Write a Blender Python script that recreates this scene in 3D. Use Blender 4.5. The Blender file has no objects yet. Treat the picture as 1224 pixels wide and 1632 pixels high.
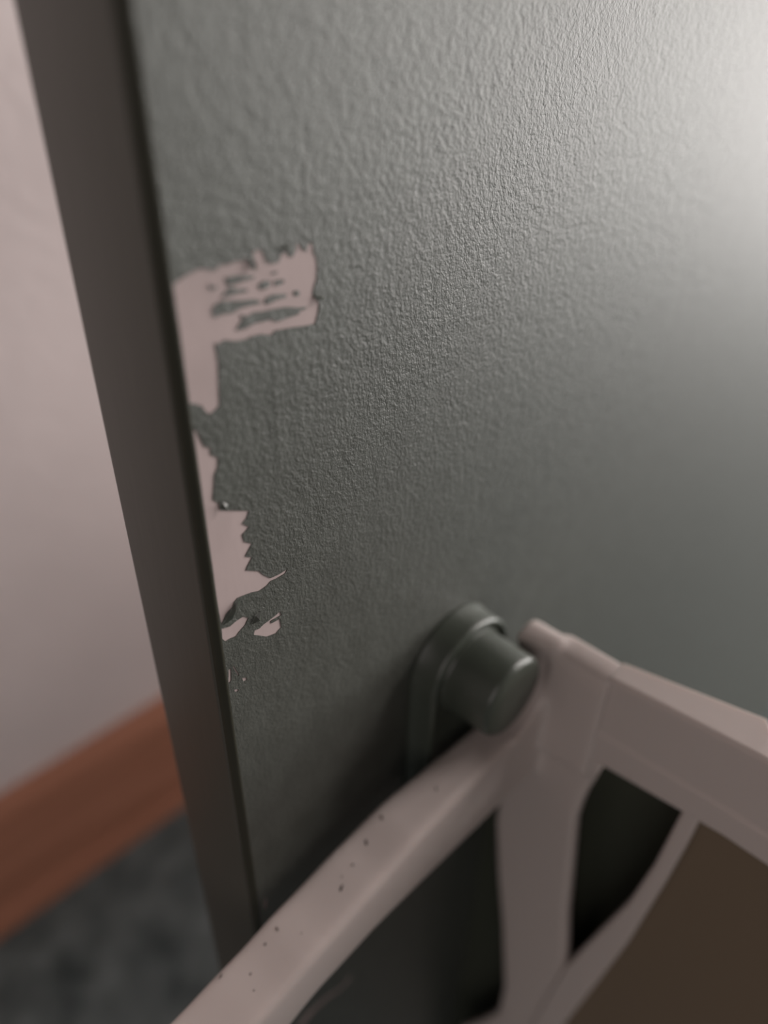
import bpy, bmesh, math, random
from mathutils import Vector, Matrix, noise
random.seed(4)
S = bpy.context.scene
COL = S.collection
Z0 = 448.6                                   # height of the board's reference line above the floor, mm

def V(x, y, z):                              # millimetres -> metres, floor at z = 0
    return Vector((x / 1000, y / 1000, (z + Z0) / 1000))

# ---------------------------------------------------------------- camera
cd = bpy.data.cameras.new('camera'); cam = bpy.data.objects.new('camera', cd); COL.objects.link(cam)
S.camera = cam
fw = Vector((0.5961, 0.5757, -0.5596)).normalized()
R = Vector((0.7033, -0.7106, 0.0182)); R = (R - fw * R.dot(fw)).normalized(); U = R.cross(fw)
M = Matrix((R, U, -fw)).transposed().to_4x4(); M.translation = V(-37.69, -65.67, 49.67)
cam.matrix_world = M
cd.sensor_fit = 'VERTICAL'; cd.sensor_height = 24; cd.lens = 24 * 1200 / 1632
cd.clip_start = 0.005; cd.clip_end = 50
cd.dof.use_dof = True; cd.dof.focus_distance = 0.104; cd.dof.aperture_fstop = 4.9

# ---------------------------------------------------------------- world, lights, exposure
W = bpy.data.worlds.new('room_light'); S.world = W; W.use_nodes = True
bg = W.node_tree.nodes['Background']; bg.inputs[0].default_value = (1.0, 0.88, 0.80, 1); bg.inputs[1].default_value = 0.05
def area(name, loc, target, size, power, color):
    l = bpy.data.lights.new(name, 'AREA'); l.shape = 'RECTANGLE'; l.size, l.size_y = size; l.energy = power; l.color = color
    o = bpy.data.objects.new(name, l); COL.objects.link(o)
    o.location = V(*loc); d = V(*target) - V(*loc); o.rotation_euler = d.to_track_quat('-Z', 'Y').to_euler()
    return o
area('window_light', (2300, -1050, -10), (60, 0, 0), (1.75, 0.86), 58, (1.0, 0.96, 0.93))
area('main_lamp', (1950, -980, 1220), (60, 0, 0), (0.8, 0.8), 42, (1.0, 0.92, 0.895))
area('fill_lamp', (-1500, -1000, 700), (0, 100, -100), (1.2, 1.2), 7.5, (1.0, 0.90, 0.87))
S.view_settings.view_transform = 'Standard'; S.view_settings.look = 'None'
S.view_settings.gamma = 1; S.view_settings.use_curve_mapping = False
S.view_settings.exposure = 0

# ---------------------------------------------------------------- materials
def mat(name, color, rough=0.5, spec=0.5):
    m = bpy.data.materials.new(name); m.use_nodes = True
    b = m.node_tree.nodes['Principled BSDF']
    b.inputs['Base Color'].default_value = (*color, 1); b.inputs['Roughness'].default_value = rough
    b.inputs['Specular IOR Level'].default_value = spec
    return m, m.node_tree, b
def bump_noise(nt, b, layers, distance):
    """layers: (scale vector, detail, weight); summed noise heights drive one bump"""
    tc = nt.nodes.new('ShaderNodeTexCoord'); prev = None
    for (sc, det, w) in layers:
        mp = nt.nodes.new('ShaderNodeMapping'); mp.inputs['Scale'].default_value = sc
        n = nt.nodes.new('ShaderNodeTexNoise'); n.inputs['Scale'].default_value = 1; n.inputs['Detail'].default_value = det
        n.inputs['Roughness'].default_value = .55
        nt.links.new(tc.outputs['Object'], mp.inputs[0]); nt.links.new(mp.outputs[0], n.inputs['Vector'])
        mu = nt.nodes.new('ShaderNodeMath'); mu.operation = 'MULTIPLY_ADD'; mu.inputs[1].default_value = w
        nt.links.new(n.outputs['Fac'], mu.inputs[0])
        if prev: nt.links.new(prev.outputs[0], mu.inputs[2])
        else: mu.inputs[2].default_value = 0
        prev = mu
    bp = nt.nodes.new('ShaderNodeBump'); bp.inputs['Distance'].default_value = distance; bp.inputs['Strength'].default_value = 1
    nt.links.new(prev.outputs[0], bp.inputs['Height']); nt.links.new(bp.outputs[0], b.inputs['Normal'])
    return bp
def color_noise(nt, b, sc, c1, c2, lo=.35, hi=.65, detail=3):
    tc = nt.nodes.new('ShaderNodeTexCoord'); mp = nt.nodes.new('ShaderNodeMapping'); mp.inputs['Scale'].default_value = sc
    n = nt.nodes.new('ShaderNodeTexNoise'); n.inputs['Scale'].default_value = 1; n.inputs['Detail'].default_value = detail
    r = nt.nodes.new('ShaderNodeValToRGB'); e = r.color_ramp.elements
    e[0].position = lo; e[0].color = (*c1, 1); e[1].position = hi; e[1].color = (*c2, 1)
    nt.links.new(tc.outputs['Object'], mp.inputs[0]); nt.links.new(mp.outputs[0], n.inputs['Vector'])
    nt.links.new(n.outputs['Fac'], r.inputs[0]); nt.links.new(r.outputs[0], b.inputs['Base Color'])

# satin green-grey paint rolled on: stretched orange-peel relief
PAINT, nt, b = mat('green_grey_paint', (.060, .063, .053), .52, .85)
color_noise(nt, b, (220, 220, 160), (.051, .054, .045), (.063, .067, .057))
bump_noise(nt, b, [((1350, 1350, 1150), 3, 1.0), ((560, 560, 400), 1, .7), ((3000, 3000, 2600), 2, .6)], .00016)
PAINT_SMOOTH, nt, b = mat('green_grey_paint_smooth', (.055, .064, .051), .36, .6)
bump_noise(nt, b, [((350, 350, 300), 2, 1.0)], .00010)
EDGE, nt, b = mat('green_grey_edge_paint', (.072, .068, .056), .40, .5)
bump_noise(nt, b, [((500, 500, 90), 2, 1.0)], .00004)
PRIMER, nt, b = mat('pinkish_white_primer', (.42, .345, .335), .75, .25)
color_noise(nt, b, (150, 150, 90), (.365, .295, .285), (.41, .33, .32))
bump_noise(nt, b, [((900, 900, 200), 2, 1.0)], .00002)
PLASTIC, nt, b = mat('white_plastic', (.52, .45, .425), .42, .45)
b.inputs['Subsurface Weight'].default_value = .15; b.inputs['Subsurface Radius'].default_value = (.003, .002, .0015); b.inputs['Subsurface Scale'].default_value = 1
bump_noise(nt, b, [((90, 90, 90), 2, 1.0)], .00008)
ARRIS = mat('dark_olive_arris', (.036, .035, .024), .6, .3)[0]
SHADE_PLATE = mat('dark_shade_plate', (.045, .049, .036), .6, .2)[0]  # for the added plate, dark so the opening reads as shade
WEB = mat('shaded_plastic', (.17, .125, .085), .6, .3)[0]  # the bracket's white plastic with deep shade put into its colour
SPECK = mat('dark_speck', (.05, .04, .035), .7, .2)[0]
SCRATCH = mat('tan_scratch', (.20, .155, .115), .7, .2)[0]
WALL, nt, b = mat('pale_pink_wall', (.66, .585, .575), .85, .2)
color_noise(nt, b, (9, 9, 9), (.69, .625, .615), (.75, .68, .668))
bump_noise(nt, b, [((160, 160, 160), 3, 1.0)], .0008)
WOOD, nt, b = mat('orange_brown_wood', (.22, .092, .05), .45, .4)
color_noise(nt, b, (6, 60, 160), (.38, .17, .105), (.52, .24, .155))
CARPET, nt, b = mat('grey_carpet', (.06, .068, .07), .95, .1)
color_noise(nt, b, (38, 38, 38), (.085, .108, .108), (.24, .285, .29), .3, .7, 4)
bump_noise(nt, b, [((420, 420, 420), 3, 1.0)], .003)

# ---------------------------------------------------------------- helpers
def link(name, me, m, parent=None, smooth=False):
    o = bpy.data.objects.new(name, me); COL.objects.link(o)
    if m and not me.materials: me.materials.append(m)
    if parent: o.parent = parent
    if smooth:
        for p in me.polygons: p.use_smooth = True
    return o
def from_bm(name, bm, m, parent=None, smooth=False):
    bmesh.ops.recalc_face_normals(bm, faces=bm.faces[:])
    me = bpy.data.meshes.new(name); bm.to_mesh(me); bm.free(); return link(name, me, m, parent, smooth)
def box(bm, x0, x1, y0, y1, z0, z1):
    r = bmesh.ops.create_cube(bm, size=1)
    for v in r['verts']:
        v.co = V(x0 + (v.co.x + .5) * (x1 - x0), y0 + (v.co.y + .5) * (y1 - y0), z0 + (v.co.z + .5) * (z1 - z0))
    return r['verts']
def prism(bm, pts, f0, f1):
    """closed solid between two copies of an outline; f0/f1 map (a, b) -> world point"""
    a = [bm.verts.new(f0(*p)) for p in pts]; c = [bm.verts.new(f1(*p)) for p in pts]; n = len(pts)
    bm.faces.new(a); bm.faces.new(c[::-1])
    for i in range(n): bm.faces.new((a[i], a[(i + 1) % n], c[(i + 1) % n], c[i]))
def bevel_mod(o, w, seg=3, angle=40):
    md = o.modifiers.new('bevel', 'BEVEL'); md.width = w / 1000; md.segments = seg; md.limit_method = 'ANGLE'; md.angle_limit = math.radians(angle)
    md.harden_normals = False
def bake(o):
    """apply modifiers without operators"""
    dg = bpy.context.evaluated_depsgraph_get(); me = bpy.data.meshes.new_from_object(o.evaluated_get(dg))
    o.modifiers.clear(); o.data = me
def fill_curve(name, loops, y_front, thick, m, parent):
    """flat sheet in the board's plane with holes and islands, real thickness"""
    cu = bpy.data.curves.new(name, 'CURVE'); cu.dimensions = '2D'; cu.fill_mode = 'BOTH'; cu.extrude = thick / 2000
    for L in loops:
        sp = cu.splines.new('POLY'); sp.points.add(len(L) - 1); sp.use_cyclic_u = True
        for i, (x, z) in enumerate(L): sp.points[i].co = (x / 1000, z / 1000, 0, 1)
    t = bpy.data.objects.new('t', cu); COL.objects.link(t); bpy.context.view_layer.update()
    me = bpy.data.meshes.new_from_object(t.evaluated_get(bpy.context.evaluated_depsgraph_get()))
    bpy.data.objects.remove(t); bpy.data.curves.remove(cu)
    for v in me.vertices:
        x, z, y = v.co; v.co = V(x * 1000, y_front + thick / 2 - y * 1000, z * 1000)
    me.materials.clear(); me.name = name
    return link(name, me, m, parent)
def empty(name, loc, label, cat):
    o = bpy.data.objects.new(name, None); COL.objects.link(o); o.empty_display_size = .02
    o['label'] = label; o['category'] = cat
    return o

# outlines of the missing paint on the board, mm (x to the right, z up)
CHIPS=[ [(0.12, 26.67), (1.7, 27.22), (3.34, 27.57), (4.31, 27.31), (5.09, 27.0), (5.71, 27.5), (6.63, 27.28), (7.61, 27.5), (8.36, 27.31), (9.06, 27.49), (9.35, 27.04), (9.54, 26.29), (9.94, 26.3), (9.94, 27.33), (9.84, 27.98), (10.81, 28.12), (11.19, 27.82), (11.38, 27.22), (11.59, 26.62), (12.3, 26.36), (13.13, 26.34), (13.5, 27.0), (13.94, 27.29), (14.36, 27.17), (14.64, 26.63), (15.07, 26.55), (15.41, 26.9), (15.66, 27.35), (15.81, 28.06), (16.22, 27.66), (16.52, 27.12), (17.05, 26.77), (17.31, 27.47), (17.87, 27.63), (18.19, 27.24), (18.12, 26.5), (18.59, 25.83), (18.66, 24.79), (18.49, 23.43), (17.99, 22.48), (17.84, 21.8), (18.28, 21.16), (18.74, 20.7), (18.58, 19.64), (18.04, 18.29), (16.17, 18.47), (14.35, 18.74), (12.03, 18.97), (11.56, 18.6), (9.99, 19.08), (8.73, 19.15), (8.2, 18.98), (6.68, 19.17), (5.34, 19.64), (4.62, 19.4), (4.05, 19.56), (4.21, 18.48), (4.25, 17.25), (4.08, 15.52), (3.82, 12.48), (3.1, 12.07), (2.36, 11.85), (1.93, 12.37), (1.54, 13.15), (0.65, 13.72), (0.12, 13.85), (0.12, 15.92), (0.12, 18.52), (0.12, 20.84), (0.12, 21.84), (0.12, 24.65)] ,
[(0.12, 10.62), (0.53, 10.58), (0.78, 9.5), (1.21, 8.26), (1.97, 7.78), (1.87, 7.02), (2.8, 6.15), (2.6, 5.0), (2.03, 4.21), (1.78, 2.64), (1.41, 1.09), (2.17, 0.21), (2.26, -0.82), (4.17, -1.76), (6.26, -2.73), (5.82, -3.63), (5.07, -4.08), (6.03, -5.09), (4.89, -5.76), (5.12, -6.95), (6.24, -7.77), (5.56, -8.51), (5.01, -9.21), (6.04, -9.88), (5.07, -10.99), (4.9, -11.4), (6.9, -12.63), (7.57, -13.66), (8.64, -14.79), (10.08, -14.93), (11.56, -14.81), (11.12, -15.37), (9.51, -15.41), (8.59, -15.3), (7.91, -15.7), (6.6, -15.88), (5.37, -15.43), (3.17, -15.05), (2.64, -15.39), (2.31, -16.12), (1.29, -16.55), (0.28, -17.92), (0.17, -15.85), (0.12, -12.71), (0.14, -8.77), (0.12, -3.56), (0.12, -0.85), (0.12, 1.73), (0.12, 2.96), (0.12, 5.69), (0.12, 8.28)] ,
[(0.2, -18.54), (1.49, -18.97), (2.52, -18.67), (3.78, -18.59), (4.47, -19.35), (3.87, -20.22), (2.79, -20.78), (2.23, -21.25), (1.26, -21.03), (0.51, -21.03), (0.12, -20.27)] , [(5.03, -22.82), (5.23, -22.09), (6.01, -22.3), (6.83, -21.98), (7.78, -21.87), (9.02, -21.64), (9.73, -21.37), (9.94, -22.22), (8.98, -22.19), (8.03, -22.17), (8.12, -22.66), (9.63, -22.74), (9.78, -24.45), (9.21, -24.67), (8.76, -24.98), (7.15, -24.56), (5.89, -23.53)] ,
[(0.12, -28.08), (0.42, -26.7), (0.7, -26.73), (0.59, -28.14), (0.31, -28.43)] ,
[(1.23, -26.53), (1.42, -26.6), (1.84, -27.99), (1.71, -28.1)] ,
[(2.49, -29.47), (2.97, -29.72), (2.99, -30.11), (2.56, -30.0)] ,
[(0.97, -30.61), (1.39, -30.82), (1.43, -31.2), (0.99, -30.94)] ,
[(0.96, -87.14), (1.43, -84.9), (1.79, -86.5), (1.46, -88.96), (1.06, -89.03)] ,
[(5.0, -143.89), (8.28, -142.61), (14.35, -144.31), (19.21, -147.55), (21.77, -146.16), (22.36, -148.26), (19.69, -149.11), (14.76, -146.7), (10.93, -145.98), (7.09, -147.61)] ]
ISL=[ [(6.2, 26.08), (7.45, 26.07), (9.77, 25.6), (9.74, 25.29), (8.15, 25.29), (6.96, 25.13), (6.31, 25.35)],[(6.56, 25.06), (7.3, 24.74), (8.84, 24.33), (8.81, 24.06), (7.63, 24.18), (5.68, 24.12), (5.51, 24.29), (6.22, 24.65)],[(4.11, 25.81), (4.45, 25.58), (5.08, 25.45), (4.96, 25.21), (4.4, 25.2), (4.17, 25.56)],[(4.36, 23.46), (5.26, 23.82), (6.78, 23.56), (7.94, 23.33), (9.53, 23.11), (10.43, 22.74), (10.19, 22.46), (8.66, 22.55), (7.45, 22.5), (6.63, 22.27), (5.48, 22.46), (4.4, 22.31), (4.22, 22.84)],[(10.49, 24.64), (11.13, 24.79), (11.84, 24.58), (11.8, 24.12), (11.26, 23.9), (10.43, 23.95), (10.3, 24.27)],[(12.46, 24.49), (13.63, 24.42), (13.82, 24.04), (13.16, 23.92), (12.42, 23.96)],[(12.0, 25.32), (12.64, 25.48), (13.05, 25.28), (12.51, 25.17)],[(11.17, 22.91), (12.03, 23.06), (13.95, 22.73), (13.92, 22.34), (12.83, 22.37), (11.96, 22.23), (11.11, 22.16), (10.92, 22.46)],[(15.05, 22.75), (15.5, 22.83), (15.93, 22.48), (15.68, 22.09), (15.13, 22.3)],[(7.58, 21.88), (8.55, 21.48), (9.4, 21.71), (10.63, 21.5), (11.9, 21.46), (13.85, 21.28), (15.61, 20.78), (16.86, 20.62), (16.5, 20.34), (15.81, 20.38), (15.56, 19.99), (13.98, 20.0), (12.43, 19.88), (11.6, 20.37), (10.53, 20.4), (9.28, 20.45), (8.22, 20.19), (6.9, 20.26), (7.38, 20.91), (7.92, 21.29)] ]
FLAKES=[ [(13.23, 27.61), (13.89, 28.01), (14.83, 27.85), (14.49, 27.52)],[(17.95, 21.69), (19.31, 21.34), (19.23, 21.1), (18.17, 21.28)],[(9.33, 27.6), (9.78, 27.36), (9.83, 26.24), (9.47, 26.23)],[(4.84, -20.76), (5.49, -19.44), (6.37, -18.88), (5.92, -20.4)],[(2.09, -0.41), (2.51, 0.34), (3.06, -0.09), (2.71, -0.77)],[(0.37, -18.11), (2.64, -15.39), (3.04, -15.1), (3.24, -15.49), (1.68, -17.33)] ]
SPECKS = [(21.9,-9.2,.35,.12,1.2),(17.1,-10.1,.4,.18,1.0),(12.8,-11.2,.18,.12,.5),(8.9,-12.5,.42,.16,.4),(10.2,-11.2,.1,.1,0),(-2.5,-9.1,.28,.1,1.3),(-5.2,-9.3,.16,.14,0),(-9.4,-10.8,.2,.14,.3),(-12.9,-7.5,.3,.1,.4),(32.6,-12.8,.3,.12,.9),(-10.5,-13.1,.1,.09,0),(-0.2,-12.7,.08,.07,0)]

# ---------------------------------------------------------------- setting
YW = 290.8                                    # wall plane
bm = bmesh.new(); box(bm, -2500, 3000, YW, YW + 100, -448.6, 2000)
o = from_bm('wall_back', bm, WALL); o['kind'] = 'structure'
bm = bmesh.new(); box(bm, -2500, 3000, -2500, YW + 100, -500, -448.6)
o = from_bm('floor', bm, CARPET); o['kind'] = 'structure'
bm = bmesh.new()
prof = [(0, 0), (-17, 0), (-18.5, 4), (-18, 12), (-15, 17), (-12.5, 19), (-12.5, 88), (-11.5, 94), (-8.5, 98.5), (-4.5, 100), (0, 100)]
prism(bm, prof, lambda a, b_: V(-2400, YW + a, b_ - 448.6), lambda a, b_: V(2950, YW + a, b_ - 448.6))
o = from_bm('baseboard_back', bm, WOOD); o['kind'] = 'structure'

# ---------------------------------------------------------------- painted board
board = empty('cabinet_side_panel', (0, 0, 0), 'grey-green painted board standing on edge, its paint peeled to pale primer along the left edge', 'panel')
XR, ZB, ZT = 720, -440, 80
FILM = .11
bm = bmesh.new()
T0, T1 = FILM, 20.6                           # core front plane, back plane
prof = [(0, T0), (XR, T0), (XR, T1), (-.1, T1), (-1.0, T1 - .9), (-1.0, 1.1 + T0)]
prism(bm, prof, lambda a, b_: V(a, b_, ZB), lambda a, b_: V(a, b_, ZT))
from_bm('board', bm, PRIMER, board)
# paint film on the narrow end and its arris (slightly ragged against the chips)
bm = bmesh.new()
rows = []
n = 420
for i in range(n + 1):
    z = ZB + 60 + (ZT - ZB - 60) * i / n if i else ZB
    w = .10 * noise.noise(Vector((z * 1.9, 0, 0))) + .05 * noise.noise(Vector((z * 6, 3, 0)))
    r = [(.03 + max(-.06, w), -.0), (-.35, .22), (-.78, .62), (-1.08, 1.15), (-1.16, 1.9), (-1.16, T1 - 1.2), (-1.0, T1 - .5), (-.6, T1 + .1)]
    rows.append([bm.verts.new(V(x, y, z)) for x, y in r])
for a, c in zip(rows, rows[1:]):
    for j in range(3, 7): bm.faces.new((a[j], a[j + 1], c[j + 1], c[j]))
bm2 = bmesh.new()
for a, c in zip(rows, rows[1:]):
    for j in range(3): bm2.faces.new([bm2.verts.new(v.co) for v in (a[j], a[j + 1], c[j + 1], c[j])])
bmesh.ops.remove_doubles(bm2, verts=bm2.verts[:], dist=1e-7)
for v in [v for v in bm.verts if not v.link_faces]: bm.verts.remove(v)
o = from_bm('arris_strip', bm2, ARRIS, board, True); o['label'] = 'dark olive line along the corner'
md = o.modifiers.new('t', 'SOLIDIFY'); md.thickness = .00003; md.offset = -1
o = from_bm('edge_paint', bm, EDGE, board, True)
md = o.modifiers.new('t', 'SOLIDIFY'); md.thickness = .00003; md.offset = -1
def grow(L, k):
    cx = sum(p[0] for p in L) / len(L); cz = sum(p[1] for p in L) / len(L)
    return [(max(.12, cx + (x - cx) * k), cz + (z - cz) * k) for x, z in L]
CHIPS[4:8] = [grow(L, 1.5) for L in CHIPS[4:8]]
loops = [[(.04, ZB), (XR, ZB), (XR, ZT), (.04, ZT)]] + CHIPS + ISL
fill_curve('paint_coat', loops, 0, FILM, PAINT, board)
# curled flakes of paint lifting beside the chips
for L in FLAKES:
    bm = bmesh.new(); k = len(L); cx = sum(p[0] for p in L) / k; cz = sum(p[1] for p in L) / k
    up = [bm.verts.new(V(x, -.05 - .55 * (i / (k - 1)), z)) for i, (x, z) in enumerate(L)]
    c = bm.verts.new(V(cx, -.75, cz)); c2 = bm.verts.new(V(cx + .1, -.25, cz - .1))
    for i in range(k):
        bm.faces.new((up[i], up[(i + 1) % k], c)); bm.faces.new((up[(i + 1) % k], up[i], c2))
    from_bm('paint_flake', bm, PAINT_SMOOTH, board)

# ---------------------------------------------------------------- pivot: rounded mounting plate and pin, painted over
piv = empty('pivot_pin', (0, 0, 0), 'stubby round pin on an oval mounting plate, painted over in grey-green, on the painted board', 'pin')
CX, CZ = 50, -57.8
def stadium(r, low, n=40):
    p = [(CX + r * math.cos(math.pi * i / n), CZ + r * math.sin(math.pi * i / n)) for i in range(n + 1)]
    return p + [(CX - r * math.cos(math.pi * i / n), low - r * math.sin(math.pi * i / n)) for i in range(n + 1)]
def rings(name, spec, m, parent, cap=True, smooth=True):
    bm = bmesh.new(); prev = None
    for L, y in spec:
        cur = [bm.verts.new(V(x, y, z)) for x, z in L]
        if prev:
            for i in range(len(cur)):
                j = (i + 1) % len(cur); bm.faces.new((prev[i], prev[j], cur[j], cur[i]))
        else: bm.faces.new(cur)
        prev = cur
    bm.faces.new(prev[::-1])
    return from_bm(name, bm, m, parent, smooth)
def circle(r, n=64, cx=CX, cz=CZ): return [(cx + r * math.cos(2 * math.pi * i / n), cz + r * math.sin(2 * math.pi * i / n)) for i in range(n)]
lo = -86
rings('mounting_plate', [(stadium(11.9, lo), -.05), (stadium(11.5, lo), -.5), (stadium(11.4, lo), -4.9), (stadium(11.25, lo), -5.5), (stadium(10.9, lo), -5.85), (stadium(10.5, lo), -5.9),
      (stadium(10.1, lo), -5.75), (stadium(9.8, lo), -5.5), (stadium(9.2, lo), -5.3)], PAINT_SMOOTH, piv)
rings('pin', [(circle(9.3), -5.2), (circle(8.9), -5.7), (circle(8.75), -6.3), (circle(8.7), -8), (circle(8.55), -14.9), (circle(8.35), -15.5), (circle(7.9), -15.9), (circle(7.2), -16.1), (circle(4), -16.1)], PAINT_SMOOTH, piv)

# ---------------------------------------------------------------- white plastic bracket
br = empty('plastic_bracket', (0, 0, 0), 'off-white plastic bracket with a long arm hooked under the painted pin', 'bracket')
# arm: rounded section swept along x; (x, z_top, z_bottom, y_back, y_front)
st = [(-110, -106, -128, -6.0, -18.0), (-70, -94, -114, -6.0, -17.5), (-40, -86.5, -103, -6.2, -17.2), (-23, -82.4, -97.5, -6.2, -17.2), (-10, -80.0, -93.4, -6.2, -17.1), (0, -77.4, -90.6, -6.2, -17),
      (14, -74.6, -89.0, -6.2, -17), (24, -72.2, -89.3, -6.6, -17), (34, -71.0, -89.6, -7.6, -17), (44, -70.4, -90, -8.3, -17), (52, -70.6, -90, -8.4, -17), (60, -70.8, -90, -8.4, -17), (69, -71, -90, -8.4, -17)]
def interp(x):
    for a, c in zip(st, st[1:]):
        if a[0] <= x <= c[0]:
            t = (x - a[0]) / (c[0] - a[0]); t = t * t * (3 - 2 * t) * .5 + t * .5
            return [a[k] + (c[k] - a[k]) * t for k in range(1, 5)]
bm = bmesh.new(); prev = None; N = 70
for i in range(N + 1):
    x = -110 + 179 * i / N; zt, zb, yb, yf = interp(x); r = 1.4; sec = []
    for cy, cz, a0 in ((yf + r, zt - r, 180), (yf + r, zb + r, 270), (yb - r, zb + r, 0), (yb - r, zt - r, 90)):
        pass
    for cy, cz, a0 in ((yb - r, zt - r, 0), (yf + r, zt - r, 90), (yf + r, zb + r, 180), (yb - r, zb + r, 270)):
        for k in range(4):
            an = math.radians(a0 + 30 * k); sec.append((cy + r * math.cos(an), cz + r * math.sin(an)))
    cur = [bm.verts.new(V(x, y, z)) for y, z in sec]
    if prev:
        for j in range(16): bm.faces.new((prev[j], prev[(j + 1) % 16], cur[(j + 1) % 16], cur[j]))
    else: bm.faces.new(cur)
    prev = cur
bm.faces.new(prev[::-1])
# cradle that curves up beyond the pin (concentric with it)
def cradle(f, back):
    p = []
    for a in range(-85, 28, 7):
        t = (a + 85) / 112; r = (15.2 - 5.2 * t ** .7) if back else 12.4
        p.append((CX + r * math.cos(math.radians(a)), CZ + r * math.sin(math.radians(a))))
    return [f(*q) for q in p]
tail_b = [(60.5, -52.2), (63, -51.2), (65.5, -52), (67.5, -54.5), (68, -60), (68, -89), (51, -89)]
tail_f = [(62.0, -52.0), (63.5, -51.4), (65.5, -52), (67.5, -54.5), (68, -60), (68, -89), (51, -89)]
A_ = [bm.verts.new(p) for p in cradle(lambda a, b_: V(a, -8.4, b_), True) + [V(a, -8.4, b_) for a, b_ in tail_b]]
B_ = [bm.verts.new(p) for p in cradle(lambda a, b_: V(a, -17, b_), False) + [V(a, -17, b_) for a, b_ in tail_f]]
bm.faces.new(A_); bm.faces.new(B_[::-1])
for i in range(len(A_)): bm.faces.new((A_[i], A_[(i + 1) % len(A_)], B_[(i + 1) % len(A_)], B_[i]))
# collar block in front of the cradle
prism(bm, [(60.8, -80.3), (60.8, -55.5), (61.4, -53.4), (63.2, -52.2), (67.3, -52.0), (67.3, -80.3)], lambda a, b_: V(a, -15.8, b_), lambda a, b_: V(a, -28.5, b_))
# leg and gusset web with a triangular opening, in a plane square to the board
LX0, LX1 = 62.8, 66
leg = [(-8.4, -80), (-8.8, -117), (-12, -137), (-16, -157), (-20.5, -185), (-20.5, -200), (-16, -214), (-9, -232), (-9, -300), (-48, -300), (-45, -230), (-42, -190), (-36, -164), (-35.2, -150), (-32, -130), (-30.3, -115), (-28.2, -97), (-28.6, -88), (-30.5, -76), (-30.5, -70), (-9, -70)]
prism(bm, leg, lambda a, b_: V(LX0, a, b_), lambda a, b_: V(LX1, a, b_))
o = from_bm('arm', bm, PLASTIC, br)
md = o.modifiers.new('r', 'REMESH'); md.mode = 'VOXEL'; md.voxel_size = .0005; md.use_smooth_shade = True
md = o.modifiers.new('s', 'SMOOTH'); md.factor = .6; md.iterations = 26
bake(o)
for p in o.data.polygons: p.use_smooth = True
# rib along the opening
rib = [(-35.2, -150), (-39.5, -129), (-43.9, -108.1), (-45.9, -91.6), (-47.3, -68), (-50.5, -68), (-50.0, -80), (-48.9, -96), (-46.6, -122), (-43.6, -145), (-39.8, -172.6), (-36, -195), (-30, -200), (-33, -170)]
bm = bmesh.new(); prism(bm, rib, lambda a, b_: V(62.1, a, b_), lambda a, b_: V(66, a, b_))
o = from_bm('rib', bm, PLASTIC, br); bevel_mod(o, .8)
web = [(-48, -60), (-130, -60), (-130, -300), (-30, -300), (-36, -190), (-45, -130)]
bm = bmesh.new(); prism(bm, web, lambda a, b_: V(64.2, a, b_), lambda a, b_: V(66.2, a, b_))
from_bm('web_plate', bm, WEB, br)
# added dark plate: blocks side light, darkens the opening and the board below the arm
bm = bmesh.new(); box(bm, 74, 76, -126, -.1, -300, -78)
o = from_bm('added_shade_plate', bm, SHADE_PLATE, br); o['label'] = 'added dark plate shading the opening from behind'
# beam: box with a proud lower band
bm = bmesh.new()
def xr(y): return 66.5 + max(0, (-y - 22)) * .14
for (y0, y1, xo) in ((-27.6, -54.5, 0), ):
    sec = lambda y, dx=0: [(62.0, -74.7 + (-27.4 - y) * .12), (61.6, -74.2 + (-27.4 - y) * .12), (61.6, -66.9 + (-26 - y) * .06), (62.1, -66.4 + (-26 - y) * .06), (62.1, -53.0 + (-28.4 - y) * .09), (62.6, -52.2 + (-28.4 - y) * .09), (xr(y) + dx, -52.0 + (-28.4 - y) * .09), (xr(y) + dx, -74.7 + (-27.4 - y) * .12)]
    ys = [(-27.6, 0), (-40, 0), (-52.5, 0), (-54.5, -3.2), (-130, -3.2)]
    prev = None
    for y, dx in ys:
        cur = [bm.verts.new(V(x, y, z)) for x, z in sec(y if y > -56 else -56, dx)]
        for v in cur: v.co.y = y / 1000
        if prev:
            for j in range(8): bm.faces.new((prev[j], prev[(j + 1) % 8], cur[(j + 1) % 8], cur[j]))
        else: bm.faces.new(cur)
        prev = cur
    bm.faces.new(prev[::-1])
o = from_bm('beam', bm, PLASTIC, br); bevel_mod(o, .35, 2, 30)
# dark nicks on the arm's top face, one joined part
bm = bmesh.new()
for (x, y, l, w, a) in SPECKS:
    zt = interp(x)[0] + .02; ca, sa = math.cos(a), math.sin(a)
    pts = []
    for i in range(8):
        t = 2 * math.pi * i / 8; u, v = 1.5 * l * math.cos(t) * (1 + .25 * math.sin(3 * t + x)), 1.3 * w * math.sin(t)
        px = x + u * ca - v * sa; pts.append(bm.verts.new(V(px, y + u * sa + v * ca, interp(px)[0] + .05)))
    c = bm.verts.new(V(x, y, zt - .25))
    top = bm.verts.new(V(x, y, zt + .06))
    for i in range(8):
        bm.faces.new((pts[i], pts[(i + 1) % 8], top)); bm.faces.new((pts[(i + 1) % 8], pts[i], c))
o = from_bm('nick_marks', bm, SPECK, br); o['kind'] = 'stuff'
